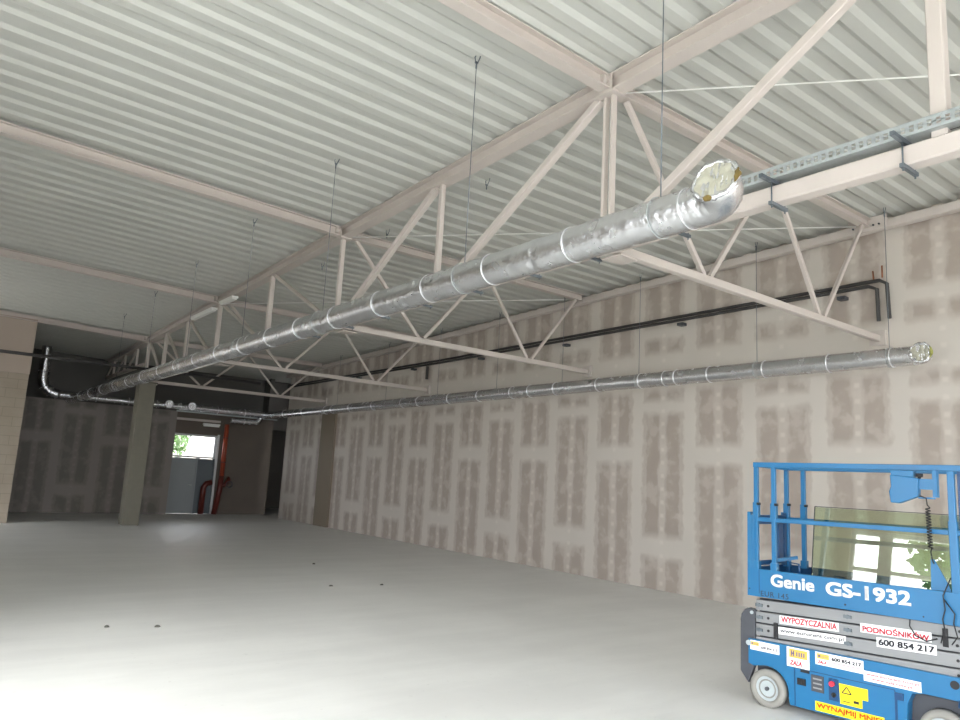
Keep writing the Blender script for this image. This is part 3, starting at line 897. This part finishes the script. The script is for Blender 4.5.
# right-hand inner post and flared bracket, battery side
lp_('rail_bracket', MB().poly([(1.27, 0, 1.13), (1.275, 0, 1.37), (1.3, 0, 1.37), (1.385, 0, 1.2), (1.41, 0, 1.13)], (0, .028, 0), (0, .04, 0)), m_blue, bevel=.002)
lp_('extension_post', MB().bar((1.49, .07, 1.13), (1.49, .07, 2.03), .04, .05, (0, 1, 0)).bar((1.58, .4, 1.13), (1.58, .4, 1.6), .05, .05, (0, 1, 0)), m_blue_dark)
lp_('extension_box', MB().box(1.52, 1.62, .12, .4, 1.2, 1.75), m_dgrey, bevel=.01)
# platform control box
cb = lp_('control_box', MB().poly([(1.04, 0, 1.99), (1.045, 0, 1.90), (1.03, 0, 1.86), (1.04, 0, 1.775), (1.1, 0, 1.772), (1.235, 0, 1.83), (1.24, 0, 1.97), (1.2, 0, 1.975)], (0, -.06, 0), (0, .01, 0)), m_blue, bevel=.008, label='blue angled control box')
lp_('box_lid', MB().box(1.045, 1.205, -.05, .012, 1.975, 2.025), m_blue, cb, bevel=.004)
lp_('box_arm', MB().box(1.2, 1.345, -.04, -.025, 1.885, 1.965).box(1.33, 1.36, -.045, .012, 1.83, 2.03).box(1.23, 1.345, -.04, -.03, 1.815, 1.828), m_blue, cb)
lp_('joystick_knob', MB().rodc((1.24, -.03, 1.965), (1.24, -.03, 1.985), .012, 10).rodc((1.24, -.03, 1.98), (1.24, -.03, 2.005), .026, 14), m_black, cb)
coil = [(1.235, -.035, 1.83), (1.25, -.045, 1.835), (1.285, -.045, 1.82), (1.29, -.045, 1.77)]
n = 120
for i in range(n):
    t = i / n
    z = 1.75 - t * .30; r_ = .015
    coil.append((1.292 + r_ * math.cos(i * .75) + .008 * t, -.045 + r_ * math.sin(i * .75), z))
coil += [(1.3, -.045, 1.43), (1.30, -.02, 1.37), (1.3, .02, 1.34)]
lp_('coiled_cable', MB().tube(coil, .0048, 6), m_black)
lp_('loose_cable', MB().tube([(1.41, .0, 1.25), (1.36, -.02, 1.12), (1.37, -.02, 1.02), (1.35, -.02, .95), (1.36, -.015, .88), (1.33, -.01, .78)], .005, 6), m_black)
lp_('loose_cable', MB().tube([(1.36, -.02, 1.1), (1.43, -.02, 1.0), (1.42, -.02, .93), (1.44, -.02, .84), (1.4, -.01, .78)], .005, 6), m_black)
lp_('loose_cable', MB().tube([(1.12, .03, .93), (1.12, .01, .86), (1.16, .0, .80), (1.23, .01, .77), (1.3, .02, .8)], .005, 6), m_black)
lp_('tool_hook', MB().tube([(.2, .03, 1.14), (.2, .03, 1.22), (.28, .03, 1.215), (.285, .03, 1.13)], .008, 6), m_blue_dark)

# lettering
def text_mb(txt, size, ext, bold=0.0, spacing=1.0, shear=0.0, sx=1.0):
    cu = bpy.data.curves.new('t', 'FONT'); cu.body = txt; cu.size = size; cu.extrude = ext; cu.offset = bold
    cu.space_character = spacing; cu.shear = shear; cu.resolution_u = 4
    o = bpy.data.objects.new('t', cu); COL.objects.link(o)
    dg = bpy.context.evaluated_depsgraph_get(); dg.update()
    me = bpy.data.meshes.new_from_object(o.evaluated_get(dg))
    vs = [v.co.copy() for v in me.vertices]; fs = [tuple(p.vertices) for p in me.polygons]
    bpy.data.objects.remove(o); bpy.data.curves.remove(cu); bpy.data.meshes.remove(me)
    return vs, fs
def lettering(name, txt, x0, x1, z0, z1, mat, parent, y=.0, bold=0.0, slope=0.0, shear=0.0, spacing=1.0):
    """text fitted into the box x0..x1, z0..z1 on the near side of the lift"""
    vs, fs = text_mb(txt, 1.0, .02, 0.0, spacing, shear)
    if bold:
        b_ = bold * 1.1; n0 = len(vs); v0 = list(vs); f0 = list(fs); vs = []; fs = []
        for i_, (dx, dy) in enumerate(((b_, b_), (-b_, b_), (b_, -b_), (-b_, -b_))):
            vs += [Vector((v.x + dx, v.y + dy, v.z)) for v in v0]
            fs += [tuple(j + i_ * n0 for j in f) for f in f0]
    ax, bx = min(v.x for v in vs), max(v.x for v in vs)
    ay, by = min(v.y for v in vs), max(v.y for v in vs)
    k = (x1 - x0) / (bx - ax); h = (z1 - z0) / (by - ay)
    me = bpy.data.meshes.new(name)
    me.from_pydata([(x0 + (v.x - ax) * k, y - .0006 - v.z * .03, z0 + (v.y - ay) * h + slope * (v.x - ax) * k) for v in vs], [], fs)
    me.materials.append(mat)
    o = bpy.data.objects.new(name, me); COL.objects.link(o); o.parent = parent
    return o
lettering('brand_lettering', 'Genie', .047, .418, 1.004, 1.108, m_inkwht, toe, -.0005, .026, .012)
lettering('model_lettering', 'GS-1932', .51, 1.14, 1.0, 1.108, m_inkwht, toe, -.0005, .028, .012)
lettering('fleet_number', 'EUR 145', -.043, .2, .912, .955, m_inkblk, toe, -.0005, .0, .01, 0, 1.1)
def sticker(x0, x1, z0, z1, mat, sl, y, parent=lift, name='sticker'):
    return lp_(name, MB().poly([(x0, 0, z0), (x1, 0, z0 + sl * (x1 - x0)), (x1, 0, z1 + sl * (x1 - x0)), (x0, 0, z1)], (0, y - .0015, 0), (0, y, 0)), mat, parent)
ya = .0445
s1 = sticker(.10, .59, .70, .768, m_sticker, .04, ya)
lettering('sticker_text', 'WYPOZYCZALNIA', .115, .575, .712, .763, m_inkred, s1, ya - .002, .025, .04)
s2 = sticker(.09, .64, .612, .672, m_sticker, .04, ya)
lettering('sticker_text', 'www.eurorent.com.pl', .105, .625, .622, .66, m_inkblk, s2, ya - .002, .012, .04)
s3 = sticker(.755, 1.255, .748, .818, m_sticker, .03, ya)
lettering('sticker_text', 'PODNOŚNIKÓW', .77, 1.24, .755, .812, m_inkred, s3, ya - .002, .028, .03)
s4 = sticker(.872, 1.285, .66, .732, m_sticker, .04, ya)
lettering('sticker_text', '600 854 217', .885, 1.272, .675, .722, m_inkblk, s4, ya - .002, .03, .04)
yk = .0115
def logo_sticker(x0, x1, z0, z1, lx0, lx1, lz0, lz1, zala=None):
    s_ = sticker(x0, x1, z0, z1, m_sticker, 0, yk)
    lp_('logo_block', MB().box(lx0, lx1, yk - .0025, yk - .0015, lz0, lz1), m_gold, s_)
    w = lx1 - lx0
    mb = MB()
    mb.box(lx0 + w * .1, lx0 + w * .16, yk - .0035, yk - .0025, lz0 + .012, lz1 - .012).box(lx0 + w * .22, lx0 + w * .28, yk - .0035, yk - .0025, lz0 + .012, lz1 - .012).box(lx0 + w * .1, lx0 + w * .28, yk - .0035, yk - .0025, (lz0 + lz1) / 2 - .006, (lz0 + lz1) / 2 + .006)
    for i in range(4): mb.box(lx0 + w * (.4 + .13 * i), lx0 + w * (.46 + .13 * i), yk - .0035, yk - .0025, lz0 + .015, lz1 - .02)
    lp_('logo_mark', mb, m_inkpur, s_)
    if zala: lettering('sticker_text', 'ZALA', *zala, m_inkred, s_, yk - .002, .03, 0, .2)
    return s_
a = logo_sticker(-.148, .11, .447, .525, -.14, -.07, .485, .515)
lettering('sticker_text', '600 854 217', -.05, .095, .468, .49, m_inkblk, a, yk - .002, .02)
a = logo_sticker(.174, .362, .378, .533, .195, .345, .452, .52, (.2, .3, .392, .43))
a = logo_sticker(.411, .781, .44, .538, .425, .52, .488, .528, (.43, .5, .452, .475))
lettering('sticker_text', '600 854 217', .54, .765, .49, .518, m_inkblk, a, yk - .002, .03)
lp_('red_rules', MB().box(.54, .765, yk - .0025, yk - .0015, .472, .476).box(.6, .765, yk - .0025, yk - .0015, .458, .461), m_inkred, a)
a = sticker(.781, 1.182, .395, .47, m_sticker, 0, yk)
lettering('sticker_text', 'www.eurorent.com.pl', .8, 1.165, .435, .458, m_inkred, a, yk - .002, .015)
lettering('sticker_text', 'www.zala.com.pl', .84, 1.12, .405, .427, m_inkred, a, yk - .002, .015)
a = lp_('warning_sticker', MB().poly([(.592, 0, .332), (.808, 0, .332), (.808, 0, .245), (.765, 0, .245), (.765, 0, .18), (.6, 0, .18)], (0, yk - .0015, 0), (0, yk, 0)), m_yellow)
tri = MB()
for (p, q) in (((.615, .265), (.65, .315)), ((.65, .315), (.685, .265)), ((.685, .265), (.615, .265))):
    tri.bar((p[0], yk - .002, p[1]), (q[0], yk - .002, q[1]), .008, .002, (0, 1, 0))
tri.box(.62, .68, yk - .0025, yk - .0015, .2, .206).box(.7, .74, yk - .0025, yk - .0015, .205, .225)
lp_('warning_symbol', tri, m_inkblk, a)
a = sticker(.403, .92, .083, .155, m_yellow, 0, yk)
lettering('sticker_text', 'WYNAJMIJ MNIE!', .415, .905, .095, .145, m_inkorg, a, yk - .002, .03)

# glass sheets leaning on the platform rail
gl = thing('glass_sheet', 'large greenish glass sheet standing on the lift platform, mirroring the windows', 'glass', LP, LR)
mb = MB(); a0, a1 = .19, 1.62
yb0, yt0 = .48, .60
mb.add([(a0, yb0, .962), (a1, yb0, .962), (a1, yt0, 1.695), (a0, yt0, 1.695), (a0, yb0 + .012, .962), (a1, yb0 + .012, .962), (a1, yt0 + .012, 1.695), (a0, yt0 + .012, 1.695)],
       [(0, 1, 2, 3), (7, 6, 5, 4), (0, 4, 5, 1), (1, 5, 6, 2), (2, 6, 7, 3), (3, 7, 4, 0)])
lp_('glass_pane', mb, m_tglass, gl)
lp_('pane_edge', MB().bar((a0 - .003, yb0 + .006, .962), (a0 - .003, yt0 + .006, 1.7), .006, .013).bar((a0, yt0 + .006, 1.7), (a1, yt0 + .006, 1.7), .013, .006), m_inkblk, gl, label='dark ground edge of the glass')

# ------------------------------------------------------------------ grit on the floor
pbl = ['speck of grit on the bright floor at lower left, the left of two', 'speck of grit on the bright floor at lower left, the right of two', 'speck of grit on the floor nearest the far darker zone', 'speck of grit mid-floor in front of the boarded wall, left of two', 'speck of grit mid-floor in front of the boarded wall, right of two']
for (x, y), lb in zip(((1.93, 8.9), (2.4, 8.72), (6.45, 13.4), (5.52, 10.8), (6.37, 10.67)), pbl):
    mb = MB(); n = 9
    vs = [(x + .035 * random.uniform(.7, 1.2) * math.cos(2 * PI * k / n), y + .03 * random.uniform(.7, 1.2) * math.sin(2 * PI * k / n), 0.0) for k in range(n)]
    vs += [(x + (v[0] - x) * .6, y + (v[1] - y) * .6, .014 + random.uniform(0, .006)) for v in vs]
    mb.add(vs, [tuple(range(n))[::-1], tuple(range(n, 2 * n))] + [(i, (i + 1) % n, n + (i + 1) % n, n + i) for i in range(n)], True)
    solo('grit_speck', mb, m_pebble, lb, 'grit', 'specks of grit on the floor')

# ------------------------------------------------------------------ outside, seen through and mirrored in the glazing
struct('ground_outside', MB().box(-60, XL - .3, -60, 70, -.4, -.08).box(16, 60, -60, 70, -.4, -.08).box(XL - .3, 16, -60, YR - .3, -.4, -.08).box(XL - .3, 16, 33, 70, -.4, -.08), m_asphalt)
def tree(x, y, h, r, label):
    t = thing('tree_outside', label, 'tree', (x, y, -.08), 0, 'trees outside')
    part('trunk', MB().tube([(x, y, -.08), (x + .1, y, h * .3), (x, y + .1, h * .6)], .14, 8), m_bark, t)
    mb = MB(); rng = random.Random(int(x * 10 + y))
    for i in range(1500):
        a = Vector((rng.gauss(0, 1), rng.gauss(0, 1), rng.gauss(0, 1))).normalized() * r * rng.uniform(.35, 1) ** .5
        c = Vector((x, y, h * .65)) + Vector((a.x, a.y, a.z * .9))
        u_ = Vector((rng.gauss(0, 1), rng.gauss(0, 1), rng.gauss(0, 1))).normalized() * .13; v_ = u_.orthogonal().normalized() * .09
        mb.add([c - u_, c + v_, c + u_, c - v_], [(0, 1, 2, 3)])
    part('foliage', mb, m_leaf, t)
tree(-9.0, 4.3, 8.6, 1.7, 'leafy green tree outside, mirrored in the glass sheet on the lift')
tree(-12.0, 1.5, 5.0, 1.8, 'leafy green tree outside the long side glazing')
tree(8.9, 36.0, 4.6, 1.5, 'leafy green tree seen through the small window over the back door')
hb = thing('house_outside', 'pale house outside seen through the window over the back door', 'house', (13.5, 42, -.08))
part('wall', MB().box(11, 18, 40, 46, -.08, 4.5), m_house, hb)
part('roof', MB().poly([(10.6, 0, 4.5), (18.4, 0, 4.5), (14.5, 0, 6.6)], (0, 39.6, 0), (0, 46.4, 0)), m_roof, hb)

# ------------------------------------------------------------------ daylight
wd = bpy.data.worlds.new('overcast_sky'); S.world = wd; wd.use_nodes = True
nt = wd.node_tree
bg = nt.nodes['Background']
bg.inputs[0].default_value = (0.97, 0.98, 1.07, 1)
bg.inputs[1].default_value = 7.5
sun = bpy.data.lights.new('sun', 'SUN'); sun.energy = 7.0; sun.angle = math.radians(34); sun.color = (1, .98, .96)
so = bpy.data.objects.new('sun', sun); COL.objects.link(so); so.location = (-20, -8, 25)
so.rotation_euler = Vector((-1.0, -0.70, 0.70)).to_track_quat('Z', 'Y').to_euler()
def portal(loc, rot, sx, sy):
    l = bpy.data.lights.new('window_daylight', 'AREA'); l.shape = 'RECTANGLE'; l.size = sx; l.size_y = sy
    l.cycles.is_portal = True
    o = bpy.data.objects.new('window_daylight', l); COL.objects.link(o); o.location = loc; o.rotation_euler = rot
portal((XL - .3, -.52, 2.2), (0, -PI / 2, 0), 4.2, 11.95)
portal((XL - .3, 20.4, 1.36), (0, -PI / 2, 0), 2.5, 3.6)
portal((3.8, YR - .3, 2.2), (PI / 2, 0, 0), 12.0, 4.2)
portal((8.18, YB + .35, 2.43), (-PI / 2, 0, 0), 1.6, .86)

S.view_settings.view_transform = 'Standard'
S.view_settings.look = 'None'
S.view_settings.exposure = 0.5
S.view_settings.gamma = 1.0
S.view_settings.use_curve_mapping = False
S.cycles.max_bounces = 12
S.cycles.diffuse_bounces = 8
S.cycles.transparent_max_bounces = 12
S.cycles.sample_clamp_indirect = 10
